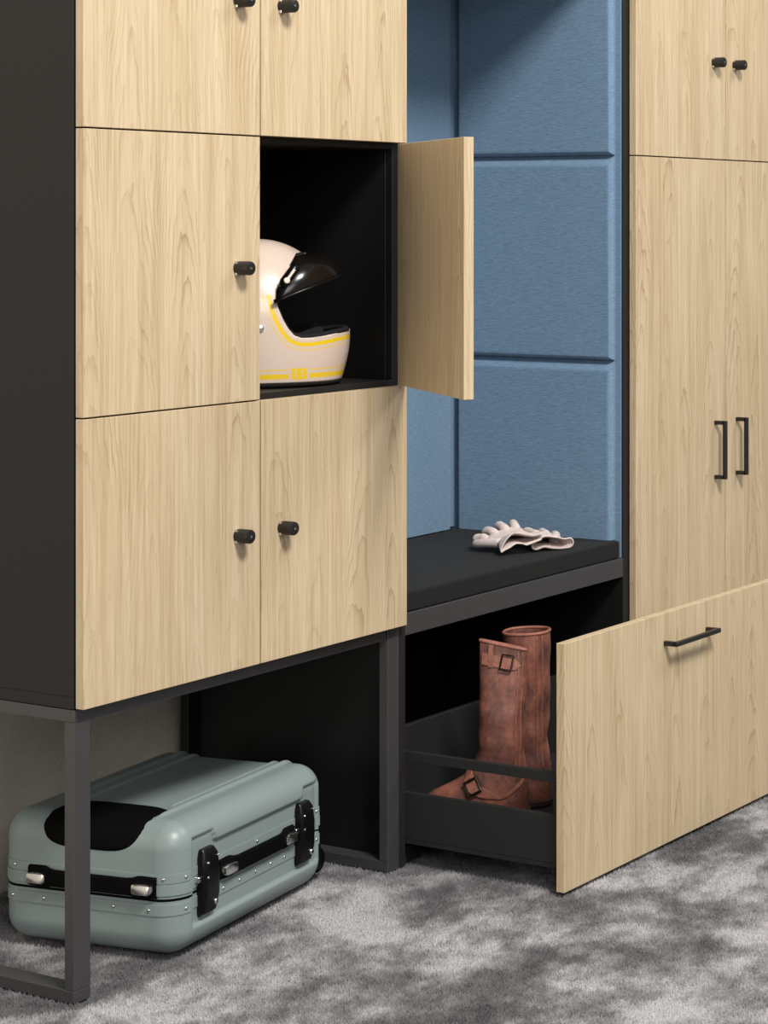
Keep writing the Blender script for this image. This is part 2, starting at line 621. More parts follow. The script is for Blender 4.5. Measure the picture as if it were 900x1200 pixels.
def pad(name, w, h, t, parent, loc, rz, front=0, flat_bottom=False):
    """padded panel in its local x (width) z (height) plane, face towards -y, sloped soft borders;
    front: which end (-1 low x, 1 high x) carries the shallow edge strip at the niche front"""
    bm = bmesh.new()
    # depth, inset of the front end, of the other ends, of the bottom, of the top
    prof = [(0.0, 0.0125, 0, 0, 0), (0.001, 0.0125, 0, 0, 0), (t * 0.62, 0.0128, 0.007, 0.0030, 0.0125), (t * 0.72, 0.0134, 0.009, 0.0038, 0.0145),
            (t * 0.90, 0.0155, 0.012, 0.0060, 0.0185), (t * 0.98, 0.0185, 0.015, 0.0090, 0.0212), (t, 0.0225, 0.019, 0.0130, 0.0250)]
    rings = []
    for d, fi, si, bi, ti in prof:
        l_, r_ = (fi if front < 0 else si), (fi if front > 0 else si)
        bi = 0 if flat_bottom else bi
        rings.append([(l_, -d, bi), (w - r_, -d, bi), (w - r_, -d, h - ti), (l_, -d, h - ti)])
    bm_loft(bm, rings, True, True, True)
    o = new_obj(name, bm, BLUE, parent, False, loc)
    o.rotation_euler = (0, 0, rz)
    smooth_by_angle(o, 32)
    o.modifiers.new('weighted', 'WEIGHTED_NORMAL').keep_sharp = True
    return o


box('panel_board', (XI, 0.0215, 0.4512), (W - BP - 0.0003, YI + 0.03, Z4 - 0.0005), BLUE, ben, 0.0006)
box('panel_board', (BP - 0.0037, 0.0225, 0.4512), (BP - 0.0015, YI + 0.03, Z4 - 0.0005), BLUE, ben, 0.0006)
box('panel_board', (BP - 0.0008, YI, 0.489), (XI - 0.0005, YI + 0.01, Z4 - 0.0005), BLUE, ben, 0.0006)
for za, zb in ROWS:
    # right side, facing -x
    pad('upholstered_pad', YI - 0.0225 - 0.012, zb - za - 0.0006, 0.0210, ben, (XI - 0.0002, YI - 0.012, za + 0.0003), -PI / 2, 1, za < 0.5)
    # back
    pad('upholstered_pad', XI - BP - 0.0245, zb - za - 0.0006, 0.0165, ben, (BP - 0.0008, YI - 0.0002, za + 0.0003), 0.0, 0, za < 0.5)

# drawer, pulled out
YF = -0.337
DX0 = 0.016                    # drawer tray left face in bench space
DX1 = W - 0.016
DBK = 0.150
bm = bmesh.new()
tray_y0 = YF + DT + 0.0005
bm_box(bm, (DX0, tray_y0, 0.040), (DX1, DBK, 0.048))                    # bottom
bm_box(bm, (DX0, tray_y0, 0.0482), (DX0 + 0.010, DBK, 0.131), 0.0006)
bm_box(bm, (DX1 - 0.010, tray_y0, 0.0482), (DX1, DBK, 0.131), 0.0006)
drw = new_obj('drawer', bm, DRAWERM, ben)
box('drawer_back', (DX0, DBK - 0.010, 0.0485), (DX1, DBK + 0.002, 0.2045), DRAWERM, drw)
for xa in (DX0, DX1 - 0.010):
    box('side_rail', (xa, tray_y0, 0.187), (xa + 0.010, DBK - 0.0105, 0.2045), DRAWERM, drw)
    box('rail_post', (xa + 0.001, tray_y0, 0.1315), (xa + 0.009, tray_y0 + 0.018, 0.1865), DRAWERM, drw)
df = box('drawer_front', (0.0004, YF, 0.0058), (W - 0.0012, YF + DT, 0.4315), WOOD, drw, 0.0007)
bar_handle(drw, (0.3155, 0.3765), (0.4725, 0.3765), YF)

# ------------------------------------------------------------------ tall cabinet
tal = empty('tall_cabinet', (2 * W, 0, 0))
tag(tal, 'tall oak-fronted cabinet with two long doors and two upper lock doors', 'cabinet')
box('side_panel', (0.0004, YB, 0.0), (PT, YD, Z4), CHAR, tal)
box('side_panel', (W - PT, YB, 0.0), (W, YD, Z4), CHAR, tal)
box('top_panel', (0.0004, 0.0, Z4), (W, YD, Z4 + PT), CHAR, tal)
box('bottom_panel', (PT, YB, 0.02), (W - PT, YD, 0.038), CHAR, tal)
box('back_panel', (PT, YD - 0.012, 0.038), (W - PT, YD - 0.002, Z4), BLACKIN, tal)
box('shelf', (PT, YB, Z3 - 0.010), (W - PT, YD - 0.013, Z3 + 0.009), CHAR, tal)
for k in range(2):
    du = door_panel(tal, DW * k, DW * (k + 1), Z3, Z4)
    lock_knob(du, (0.318 if k == 0 else 0.0395) - G, (Z4 - Z3) / 2)
    dl = door_panel(tal, DW * k, DW * (k + 1), 0.0058, Z3)
    xh = (DW - 0.047 if k == 0 else 0.047) - G
    bar_handle(dl, (xh, 0.580 - 0.007), (xh, 0.7095 - 0.007), 0.0)

# ------------------------------------------------------------------ suitcase
SL, SW, SH, SR = 0.432, 0.335, 0.213, 0.042
suit = empty('suitcase', (0.190, 0.004, 0.0), math.radians(9.5))
tag(suit, 'sage grey hard-shell suitcase lying flat on carpet under the lockers', 'suitcase')


def sstep(a, b, x):
    t = max(0.0, min(1.0, (x - a) / (b - a)))
    return t * t * (3 - 2 * t)


def recess(u, z):
    """depth of the sunken field on the long lock side"""
    top = 0.166 + 0.018 * (1 - sstep(0.098, 0.106, u) * (1 - sstep(0.352, 0.360, u)))
    inside = sstep(0.040, 0.046, u) * (1 - sstep(0.406, 0.412, u)) * (1 - sstep(top - 0.003, top + 0.003, z)) * sstep(0.043, 0.049, z)
    return 0.007 * inside


def round_pt(u, v, z, zlo, zhi, r, round_top, round_bot):
    q = Vector((min(max(u, r), SL - r), min(max(v, r), SW - r), z))
    rz = r
    if round_top and z > zhi - rz:
        q.z = zhi - rz
    if round_bot and z < zlo + rz:
        q.z = zlo + rz
    d = Vector((u, v, z)) - q
    if d.length > 1e-7:
        nrm = d.normalized()
        p = q + nrm * r
    else:
        nrm = Vector((0, 0, 1))
        p = Vector((u, v, z))
    return p, nrm


def case_point(u, v, z, zlo, zhi, top):
    p, nrm = round_pt(u, v, z, zlo, zhi, SR, top, not top)
    if top and nrm.z > 0.3:
        g = 0.0
        for vc, s in ((0.064, 0.0042), (0.086, 0.0042), (0.250, 0.0042), (0.274, 0.0042)):
            g += math.exp(-((p.y - vc) / s) ** 2) * (sstep(0.095, 0.115, p.x) if vc > 0.07 else sstep(0.03, 0.06, p.x))
        g2 = sstep(0.075, 0.087, p.y) * (1 - sstep(0.250, 0.262, p.y))
        p = p - nrm * ((-0.0044 * g + 0.0030 * g2) * sstep(0.3, 0.9, nrm.z))
    if nrm.y < -0.6:
        p = p - nrm * recess(p.x, p.z) * sstep(0.6, 0.95, -nrm.y)
    return p


def lin(a, b, n_):
    return [a + (b - a) * i / (n_ - 1) for i in range(n_)]


def case_shell(name, zlo, zhi, top, nu, nv, nz):
    bm = bmesh.new()
    us, vs2, zs = lin(0, SL, nu), lin(0, SW, nv), lin(zlo, zhi, nz)

    def grid(f, na, nb):
        rows = [[bm.verts.new(f(i, j)) for j in range(nb)] for i in range(na)]
        for i in range(na - 1):
            for j in range(nb - 1):
                bm.faces.new((rows[i][j], rows[i + 1][j], rows[i + 1][j + 1], rows[i][j + 1]))
    P = lambda u, v, z: case_point(u, v, z, zlo, zhi, top)
    ztop = zhi if top else zlo
    grid(lambda i, j: P(us[i], vs2[j], ztop), nu, nv)
    grid(lambda i, j: P(us[i], 0.0, zs[j]), nu, nz)
    grid(lambda i, j: P(us[i], SW, zs[j]), nu, nz)
    grid(lambda i, j: P(0.0, vs2[i], zs[j]), nv, nz)
    grid(lambda i, j: P(SL, vs2[i], zs[j]), nv, nz)
    bmesh.ops.remove_doubles(bm, verts=bm.verts, dist=1e-5)
    return new_obj(name, bm, CASE, suit, True)


case_shell('lid_shell', 0.0985, SH, True, 150, 180, 50)
case_shell('base_shell', 0.004, 0.0955, False, 150, 40, 40)


def perimeter(d, step=0.004):
    """rounded rectangle of the case at outward offset d, with the lock field sunk in; list of (x, y, nx, ny)"""
    pts = []

    def arc(cx, cy, a0):
        for k in range(9):
            a_ = a0 + PI / 2 * k / 8
            pts.append((cx + (SR + d) * math.cos(a_), cy + (SR + d) * math.sin(a_), math.cos(a_), math.sin(a_)))
    arc(SR, SR, PI)
    n_ = int((SL - 2 * SR) / step)
    for k in range(1, n_):
        pts.append((SR + (SL - 2 * SR) * k / n_, -d, 0, -1))
    arc(SL - SR, SR, -PI / 2)
    arc(SL - SR, SW - SR, 0)
    arc(SR, SW - SR, PI / 2)
    return pts


def case_band(name, z0, z1, d, mat, sink=True):
    bm = bmesh.new()
    rings = []
    for dd, z in ((-0.004, z0), (d, z0 + 0.0006), (d, z1 - 0.0006), (-0.004, z1)):
        ring = []
        for x, y, nx, ny in perimeter(dd):
            s = recess(x, 0.1) if (ny < -0.9 and sink) else 0.0
            ring.append((x, y + s, z))
        rings.append(ring)
    bm_loft(bm, rings)
    o = new_obj(name, bm, mat, suit)
    smooth_by_angle(o, 40)
    return o


case_band('frame_band', 0.0720, 0.0905, 0.0016, CASE)
case_band('frame_band', 0.1035, 0.1215, 0.0022, CASE)
case_band('frame_band', 0.1222, 0.1370, 0.0014, CASE)
case_band('gasket', 0.0945, 0.0995, 0.0006, RUBBER)


def on_case(side, t, z, out):
    """point on a side: 'lock' = long side (t along u), 'end' = short side (t along v)"""
    ln = SL if side == 'lock' else SW
    e = SR - min(t, ln - t)
    ins = SR - math.sqrt(SR * SR - e * e) if e > 0 else 0.0
    if side == 'lock':
        return Vector((t, -out + ins + recess(t, z), z))
    return Vector((-out + ins, t, z))


def rivet(side, t, z):
    bm = bmesh.new()
    a_, b_ = on_case(side, t, z, 0.0010), on_case(side, t, z, 0.0034)
    bm_cyl(bm, a_, b_, 0.0027, 10, 0.0012)
    smooth_by_angle(new_obj('rivet', bm, CHROME, suit), 60)


for t_ in (0.050, 0.115, 0.180, 0.245, 0.305):
    rivet('end', t_, 0.081)
for t_ in (0.130, 0.175, 0.220, 0.265, 0.305):
    rivet('lock', t_, 0.081)
for t_ in (0.026, 0.300):
    rivet('end', t_, 0.130)
for t_ in (0.026, 0.408):
    rivet('lock', t_, 0.130)
    rivet('lock', t_, 0.081)
rivet('lock', 0.225, 0.130)


def strap_handle(side, t0, t1, zc):
    """flat black strap with wider end blocks and metal tabs"""
    bm = bmesh.new()
    rings = []
    N_ = 28
    for i in range(N_ + 1):
        f = i / N_
        t_ = t0 + (t1 - t0) * f
        e = min(f, 1 - f)
        hh = 0.0170 - 0.0035 * sstep(0.13, 0.20, e)
        out = 0.006 + 0.007 * sstep(0.02, 0.25, e)
        th = 0.008 - 0.002 * sstep(0.1, 0.2, e)
        r = []
        for so, sz in ((0, -1), (0.35, -1), (1, -0.8), (1, 0.8), (0.35, 1), (0, 1)):
            r.append(on_case(side, t_, zc + sz * hh, (out - th) + so * th) if side == 'end' else Vector((t_, 0.007 - (out - th + so * th), zc + sz * hh)))
        rings.append(r)
    bm_loft(bm, rings, True, True, True)
    h = new_obj('carry_handle', bm, RUBBER, suit)
    smooth_by_angle(h, 40)
    for s in (0, 1):
        tc = t0 + 0.020 if s == 0 else t1 - 0.020
        bm = bmesh.new()
        w_, hz = 0.0175, 0.0082
        ring0, ring1, ring2 = [], [], []
        for k in range(24):
            a_ = 2 * PI * k / 24
            cx_ = math.copysign(abs(math.cos(a_)) ** 0.45, math.cos(a_)) * w_
            cz_ = math.copysign(abs(math.sin(a_)) ** 0.45, math.sin(a_)) * hz
            for ring, o_, sc in ((ring0, 0.006, 1), (ring1, 0.0145, 1), (ring2, 0.0155, 0.9)):
                if side == 'end':
                    ring.append(Vector((-o_, tc + cx_ * sc, zc - 0.001 + cz_ * sc)))
                else:
                    ring.append(Vector((tc + cx_ * sc, 0.007 - o_, zc - 0.001 + cz_ * sc)))
        bm_loft(bm, [ring0, ring1, ring2], True, True, True)
        t2 = new_obj('metal_tab', bm, CHROME, h)
        smooth_by_angle(t2, 40)
    return h


strap_handle('end', 0.036, 0.272, 0.1165)
strap_handle('lock', 0.116, 0.330, 0.1125)


def latch(tc):
    bm = bmesh.new()
    rings = []
    prof = [(0.054, 0.0185, 0.003), (0.059, 0.0205, 0.010), (0.085, 0.0215, 0.0165), (0.125, 0.0205, 0.0175), (0.150, 0.0190, 0.0145), (0.159, 0.016, 0.008), (0.160, 0.014, 0.002)]
    for z, hw, out in prof:
        ring = []
        for k in range(20):
            a_ = PI * k / 19
            ca, sa = math.cos(a_), math.sin(a_)
            ring.append(Vector((tc + hw * math.copysign(abs(ca) ** 0.35, ca), 0.007 - out * abs(sa) ** 0.35, z)))
        ring.append(Vector((tc - hw * 0.5, 0.0075, z)))
        ring.append(Vector((tc + hw * 0.5, 0.0075, z)))
        rings.append(ring)
    bm_loft(bm, rings, True, True, True)
    o = new_obj('latch', bm, GLOSSBLK, suit)
    smooth_by_angle(o, 35)
    bm = bmesh.new()
    bm_cyl(bm, (tc + 0.010, -0.006, 0.073), (tc + 0.010, -0.0098, 0.073), 0.0046, 16, 0.001)
    k_ = new_obj('key_cylinder', bm, CHROME, o)
    smooth_by_angle(k_, 40)
    bm = bmesh.new()
    bm_box(bm, (tc + 0.0094, -0.0104, 0.0702), (tc + 0.0106, -0.0096, 0.0758), 0.0001)
    new_obj('key_slot', bm, RUBBER, o)
    for dx, z in ((-0.0135, 0.140), (0.0125, 0.146), (-0.0140, 0.117)):
        bm = bmesh.new()
        bm_cyl(bm, (tc + dx, -0.006, z), (tc + dx, -0.0112, z), 0.0021, 10, 0.0008)
        smooth_by_angle(new_obj('latch_screw', bm, CHROME, o), 60)
    for dx in (-0.0175,):
        bm = bmesh.new()
        bm_box(bm, (tc - 0.029, -0.003, 0.1115), (tc - 0.018, 0.006, 0.1205), 0.0008)
        new_obj('latch_hasp', bm, CHROME, o)


latch(0.082)
latch(0.358)

# black cover over the lid edge of the telescopic handle
bm = bmesh.new()


def cover_pt(v, s, off):
    """s: arc length from z = 0.150 on the short side up and over on to the top"""
    z0_ = 0.150
    zc_ = SH - SR
    if s < zc_ - z0_:
        p, nrm = Vector((0, v, z0_ + s)), Vector((-1, 0, 0))
    else:
        s2 = s - (zc_ - z0_)
        if s2 < SR * PI / 2:
            a_ = s2 / SR
            nrm = Vector((-math.cos(a_), 0, math.sin(a_)))
            p = Vector((SR, v, zc_)) + nrm * SR
        else:
            p, nrm = Vector((SR + s2 - SR * PI / 2, v, SH)), Vector((0, 0, 1))
    return p + nrm * off


NR, NA = 14, 56
for off, cap in ((0.0016, True),):
    rings = []
    for i in range(NR + 1):
        rr = 0.02 + 0.98 * i / NR
        ring = []
        for k in range(NA):
            a_ = 2 * PI * k / NA
            ca, sa = math.cos(a_), math.sin(a_)
            e = 0.5
            vx = math.copysign(abs(ca) ** e, ca) * 0.094
            sx = math.copysign(abs(sa) ** e, sa) * 0.062
            if ca < 0 and sa > 0:
                vx *= 1 + 0.16 * sa * abs(ca)
            if ca < 0 and sa < 0:
                vx *= 1 - 0.10 * abs(sa)
            edge = 1.0 if i < NR else 0.0
            ring.append(cover_pt(0.160 + vx * rr, 0.076 + sx * rr, 0.0018 if i < NR else -0.001))
        rings.append(ring)
    bm_loft(bm, rings, True, True, False)
cv = new_obj('handle_cover', bm, RUBBER, suit, True)
# wheels at the far end and feet
for u_, v_ in ((SL - 0.004, 0.035), (SL - 0.004, SW - 0.035)):
    bm = bmesh.new()
    bm_cyl(bm, (u_ + 0.012, v_ - 0.011, 0.034), (u_ + 0.012, v_ + 0.011, 0.034), 0.021, 20, 0.004)
    wh = new_obj('wheel', bm, RUBBER, suit)
    smooth_by_angle(wh, 40)
    bm = bmesh.new()
    bm_box(bm, (u_ - 0.006, v_ - 0.018, 0.02), (u_ + 0.012, v_ + 0.018, 0.066), 0.005, 2)
    new_obj('wheel_housing', bm, GLOSSBLK, wh)
for u_ in (0.06, SL - 0.06):
    for v_ in (0.06, SW - 0.06):
        bm = bmesh.new()
        bm_cyl(bm, (u_, v_, 0.0045), (u_, v_, 0.0), 0.010, 14, 0.001)
        new_obj('rubber_foot', bm, RUBBER, suit)

# ------------------------------------------------------------------ helmet
HX, HY, HZ = 0.5300, 0.1560, 0.8795
hel = empty('motorcycle_helmet', (HX, HY, HZ), math.radians(-45.0))
tag(hel, 'cream full-face helmet with yellow stripes inside the open locker compartment', 'helmet')
HTOP = 0.243


def h_front(z):
    chin = 0.141 + 0.014 * math.sin(min(z / 0.075, 1.0) * PI / 2)
    dome = 0.131 * math.sqrt(max(0.0, 1 - ((max(z, 0.105) - 0.105) / (HTOP - 0.105)) ** 2.0))
    t_ = sstep(0.085, 0.125, z)
    return chin * (1 - t_) + dome * t_


def h_back(z):
    if z > 0.105:
        return 0.143 * math.sqrt(max(0.0, 1 - ((z - 0.105) / (HTOP - 0.105)) ** 2.0))
    return 0.143 - 0.022 * ((0.105 - z) / 0.105) ** 2


def h_side(z):
    if z > 0.105:
        return 0.121 * math.sqrt(max(0.0, 1 - ((z - 0.105) / (HTOP - 0.105)) ** 2.1))
    return 0.121 - 0.010 * ((0.105 - z) / 0.105) ** 2


def h_pt(phi, z):
    c_, s_ = math.cos(phi), math.sin(phi)
    fr = h_front(z) if c_ > 0 else h_back(z)
    return Vector((fr * c_, h_side(z) * s_, z))


# opening outline in the side view (forward, up)
OP = [(0.30, 0.216), (0.078, 0.216), (0.066, 0.214), (0.044, 0.184), (0.026, 0.158), (0.0245, 0.146), (0.029, 0.128), (0.037, 0.108),
      (0.046, 0.092), (0.056, 0.081), (0.068, 0.0765), (0.085, 0.0765), (0.105, 0.0785), (0.130, 0.0825), (0.155, 0.0860), (0.30, 0.088)]


def seg_d(p, a_, b_):
    ax, ay = a_
    bx, by = b_
    px, py = p
    dx, dy = bx - ax, by - ay
    t_ = max(0, min(1, ((px - ax) * dx + (py - ay) * dy) / (dx * dx + dy * dy)))
    return math.hypot(px - ax - t_ * dx, py - ay - t_ * dy)


def op_dist(x, z):
    d = min(seg_d((x, z), OP[i], OP[i + 1]) for i in range(len(OP) - 1))
    inside = False
    n_ = len(OP)
    for i in range(n_):
        x1, y1 = OP[i]
        x2, y2 = OP[(i + 1) % n_]
        if (y1 > z) != (y2 > z) and x < (x2 - x1) * (z - y1) / (y2 - y1) + x1:
            inside = not inside
    return -d if inside else d


NPH = 168
zs_ = [HTOP * i / 60 * 0.86 for i in range(61)]
z86 = HTOP * 0.86
for i in range(1, 22):
    a_ = i / 21
    zs_.append(z86 + (HTOP - z86) * (1 - (1 - a_) ** 2))
bm = bmesh.new()
lay = bm.verts.layers.float.new('edge_dist')
rows = []
for z in zs_:
    row = []
    if z >= HTOP - 1e-6:
        v_ = bm.verts.new((0, 0, HTOP))
        v_[lay] = 0.2
        rows.append([v_] * NPH)
        continue
    for k in range(NPH):
        p = h_pt(2 * PI * k / NPH, z)
        v_ = bm.verts.new(p)
        v_[lay] = op_dist(p.x, p.z)
        row.append(v_)
    rows.append(row)
for a_, b_ in zip(rows[:-1], rows[1:]):
    for k in range(NPH):
        j = (k + 1) % NPH
        q = [a_[k], a_[j], b_[j], b_[k]]
        q = list(dict.fromkeys(q))
        if len(q) < 3:
            continue
        if sum(1 for w_ in q if w_[lay] < 0) >= 3:
            continue
        bm.faces.new(q)
loose = [v_ for v_ in bm.verts if not v_.link_faces]
bmesh.ops.delete(bm, geom=loose, context='VERTS')
for _ in range(2):
    for v_ in bm.verts:
        if any(e.is_boundary for e in v_.link_edges) and v_.co.z > 0.02 and abs(v_[lay]) < 0.012:
            # slide on to the outline in the side view
            best, bp = 9, None
            for i in range(len(OP) - 1):
                ax, ay = OP[i]
                bx, by = OP[i + 1]
                dx, dy = bx - ax, by - ay
                t_ = max(0, min(1, ((v_.co.x - ax) * dx + (v_.co.z - ay) * dy) / (dx * dx + dy * dy)))
                qx, qz = ax + t_ * dx, ay + t_ * dy
                dd = math.hypot(v_.co.x - qx, v_.co.z - qz)
                if dd < best:
                    best, bp = dd, (qx, qz)
            fr = h_front(bp[1]) if bp[0] > 0 else h_back(bp[1])
            r_ = max(-1, min(1, bp[0] / fr))
            yy = h_side(bp[1]) * math.sqrt(max(0, 1 - r_ * r_))
            v_.co = Vector((fr * r_, math.copysign(yy, v_.co.y if abs(v_.co.y) > 1e-6 else 1), bp[1]))
            v_[lay] = 0.0
shell = new_obj('shell', bm, [HELMET, PAD], hel, True)
sm = shell.modifiers.new('thick', 'SOLIDIFY')
sm.thickness = 0.007
sm.offset = -1
sm.material_offset = 1
sm.material_offset_rim = 0
# rubber trim all round the opening, on both sides
trim = []
for i in range(1, len(OP) - 1):
    x0, z0 = OP[i]
    x1, z1 = OP[i + 1] if i + 1 < len(OP) - 1 else (0.160, 0.0862)
    for k in range(5):
        f = k / 5
        trim.append((x0 + (x1 - x0) * f, z0 + (z1 - z0) * f))
loop = []
for x, z in trim:
    fr = h_front(z)
    r_ = min(1.0, x / fr)
    loop.append(Vector((fr * r_ - 0.003, (h_side(z) - 0.006) * math.sqrt(max(0.0, 1 - r_ * r_)), z + (0.0015 if z < 0.12 and x > 0.06 else 0))))
loop = [p for p in loop if p.y > 0.004]
full = loop + [Vector((p.x, -p.y, p.z)) for p in reversed(loop)]
bm = bmesh.new()
bm_tube(bm, full, 0.0052, 8, True)
new_obj('opening_trim', bm, PAD, hel, True)
# cheek and chin padding inside
for s in (-1, 1):
    bm = bmesh.new()
    rings = []
    for i in range(15):
        f = i / 14
        x = -0.02 + 0.125 * f
        zt = 0.130 - 0.052 * sstep(0.30, 0.60, f) + 0.012 * sstep(0.6, 1.0, f)
        fr = h_front(0.06)
        yo = (h_side(0.07) - 0.010) * math.sqrt(max(0.03, 1 - (x / fr) ** 2)) - 0.004
        th = 0.030 - 0.012 * f
        rings.append([Vector((x, s * yo, 0.045)), Vector((x, s * yo, zt)), Vector((x - 0.003, s * (yo - th * 0.5), zt + 0.004)), Vector((x - 0.006, s * max(0.003, yo - th), zt - 0.006)), Vector((x - 0.006, s * max(0.003, yo - th), 0.045))])
    bm_loft(bm, rings, True, True, True)
    o = new_obj('cheek_pad', bm, PAD, hel)
    smooth_by_angle(o, 50)
# neck roll
bm = bmesh.new()
pts = []
for k in range(64):
    p = h_pt(2 * PI * k / 64, 0.0)
    pts.append(Vector((p.x * 0.955, p.y * 0.955, -0.0005)))
bm_tube(bm, pts, 0.0065, 8, True)
new_obj('neck_roll', bm, PAD, hel, True)
# raised visor
bm = bmesh.new()
rows = []
for i in range(41):
    ps = -PI / 2 + PI * i / 40
    c_, s_ = math.cos(ps) ** 0.8 if abs(math.cos(ps)) > 1e-9 else 0.0, math.sin(ps)
    row = []
    for j in range(13):
        w_ = j / 12
        fs = 0.0215 + (0.058 - 0.0215) * w_
        zs2 = 0.139 + (0.214 - 0.139) * w_
        ff = 0.1420 + (0.079 - 0.1420) * w_ + 0.010 * math.sin(PI * w_)
        zf = 0.184 + (0.2185 - 0.184) * w_ + 0.008 * math.sin(PI * w_)
        wd = 0.1265 - 0.040 * w_ ** 2.2
        row.append(bm.verts.new((fs + (ff - fs) * c_, wd * s_, zs2 + (zf - zs2) * c_)))
    rows.append(row)
for a_, b_ in zip(rows[:-1], rows[1:]):
    for j in range(12):
        bm.faces.new((a_[j], b_[j], b_[j + 1], a_[j + 1]))
vis = new_obj('visor', bm, VISOR, hel, True)
sm = vis.modifiers.new('thick', 'SOLIDIFY')
sm.thickness = 0.0035
sm.offset = -1
# visor rim bead on its lower edge
bm = bmesh.new()
pts = []
for i in range(41):
    ps = -PI / 2 + PI * i / 40
    c_, s_ = max(0.0, math.cos(ps)) ** 0.8, math.sin(ps)
    pts.append(Vector((0.0215 + (0.1420 - 0.0215) * c_, 0.1262 * s_, 0.139 + (0.184 - 0.139) * c_)))
bm_tube(bm, pts, 0.0034, 8)
new_obj('visor_rim', bm, GLOSSBLK, vis, True)
for s in (-1, 1):
    # slotted side plate with cream slider
    bm = bmesh.new()
    c0 = Vector((0.046, s * 0.1160, 0.1800))
    d0 = Vector((0.0165, -s * 0.006, 0.0235)).normalized()
    bm_tube(bm, [c0 - d0 * 0.021, c0 - d0 * 0.012, c0 + d0 * 0.018, c0 + d0 * 0.026], [0.006, 0.0095, 0.0085, 0.004], 12)
    new_obj('visor_pivot', bm, GLOSSBLK, hel, True)
    nrm = Vector((0.15, s * 1.0, 0.15)).normalized()
    bm = bmesh.new()
    q = c0 + nrm * 0.0085
    bm_cyl(bm, q - d0 * 0.009, q - d0 * 0.009 + nrm * 0.004, 0.0052, 16, 0.001)
    bm_tube(bm, [q - d0 * 0.006 + nrm * 0.001, q + d0 * 0.014 + nrm * 0.001], 0.0024, 8)
    smooth_by_angle(new_obj('visor_slider', bm, CREAM, hel), 40)
    bm = bmesh.new()
    p = Vector((0.000, s * h_side(0.094), 0.094))
    bm_cyl(bm, p - Vector((0, s * 0.002, 0)), p + Vector((0, s * 0.0025, 0)), 0.0062, 18, 0.001)
    smooth_by_angle(new_obj('snap_button', bm, CHROME, hel), 40)

# ------------------------------------------------------------------ boots


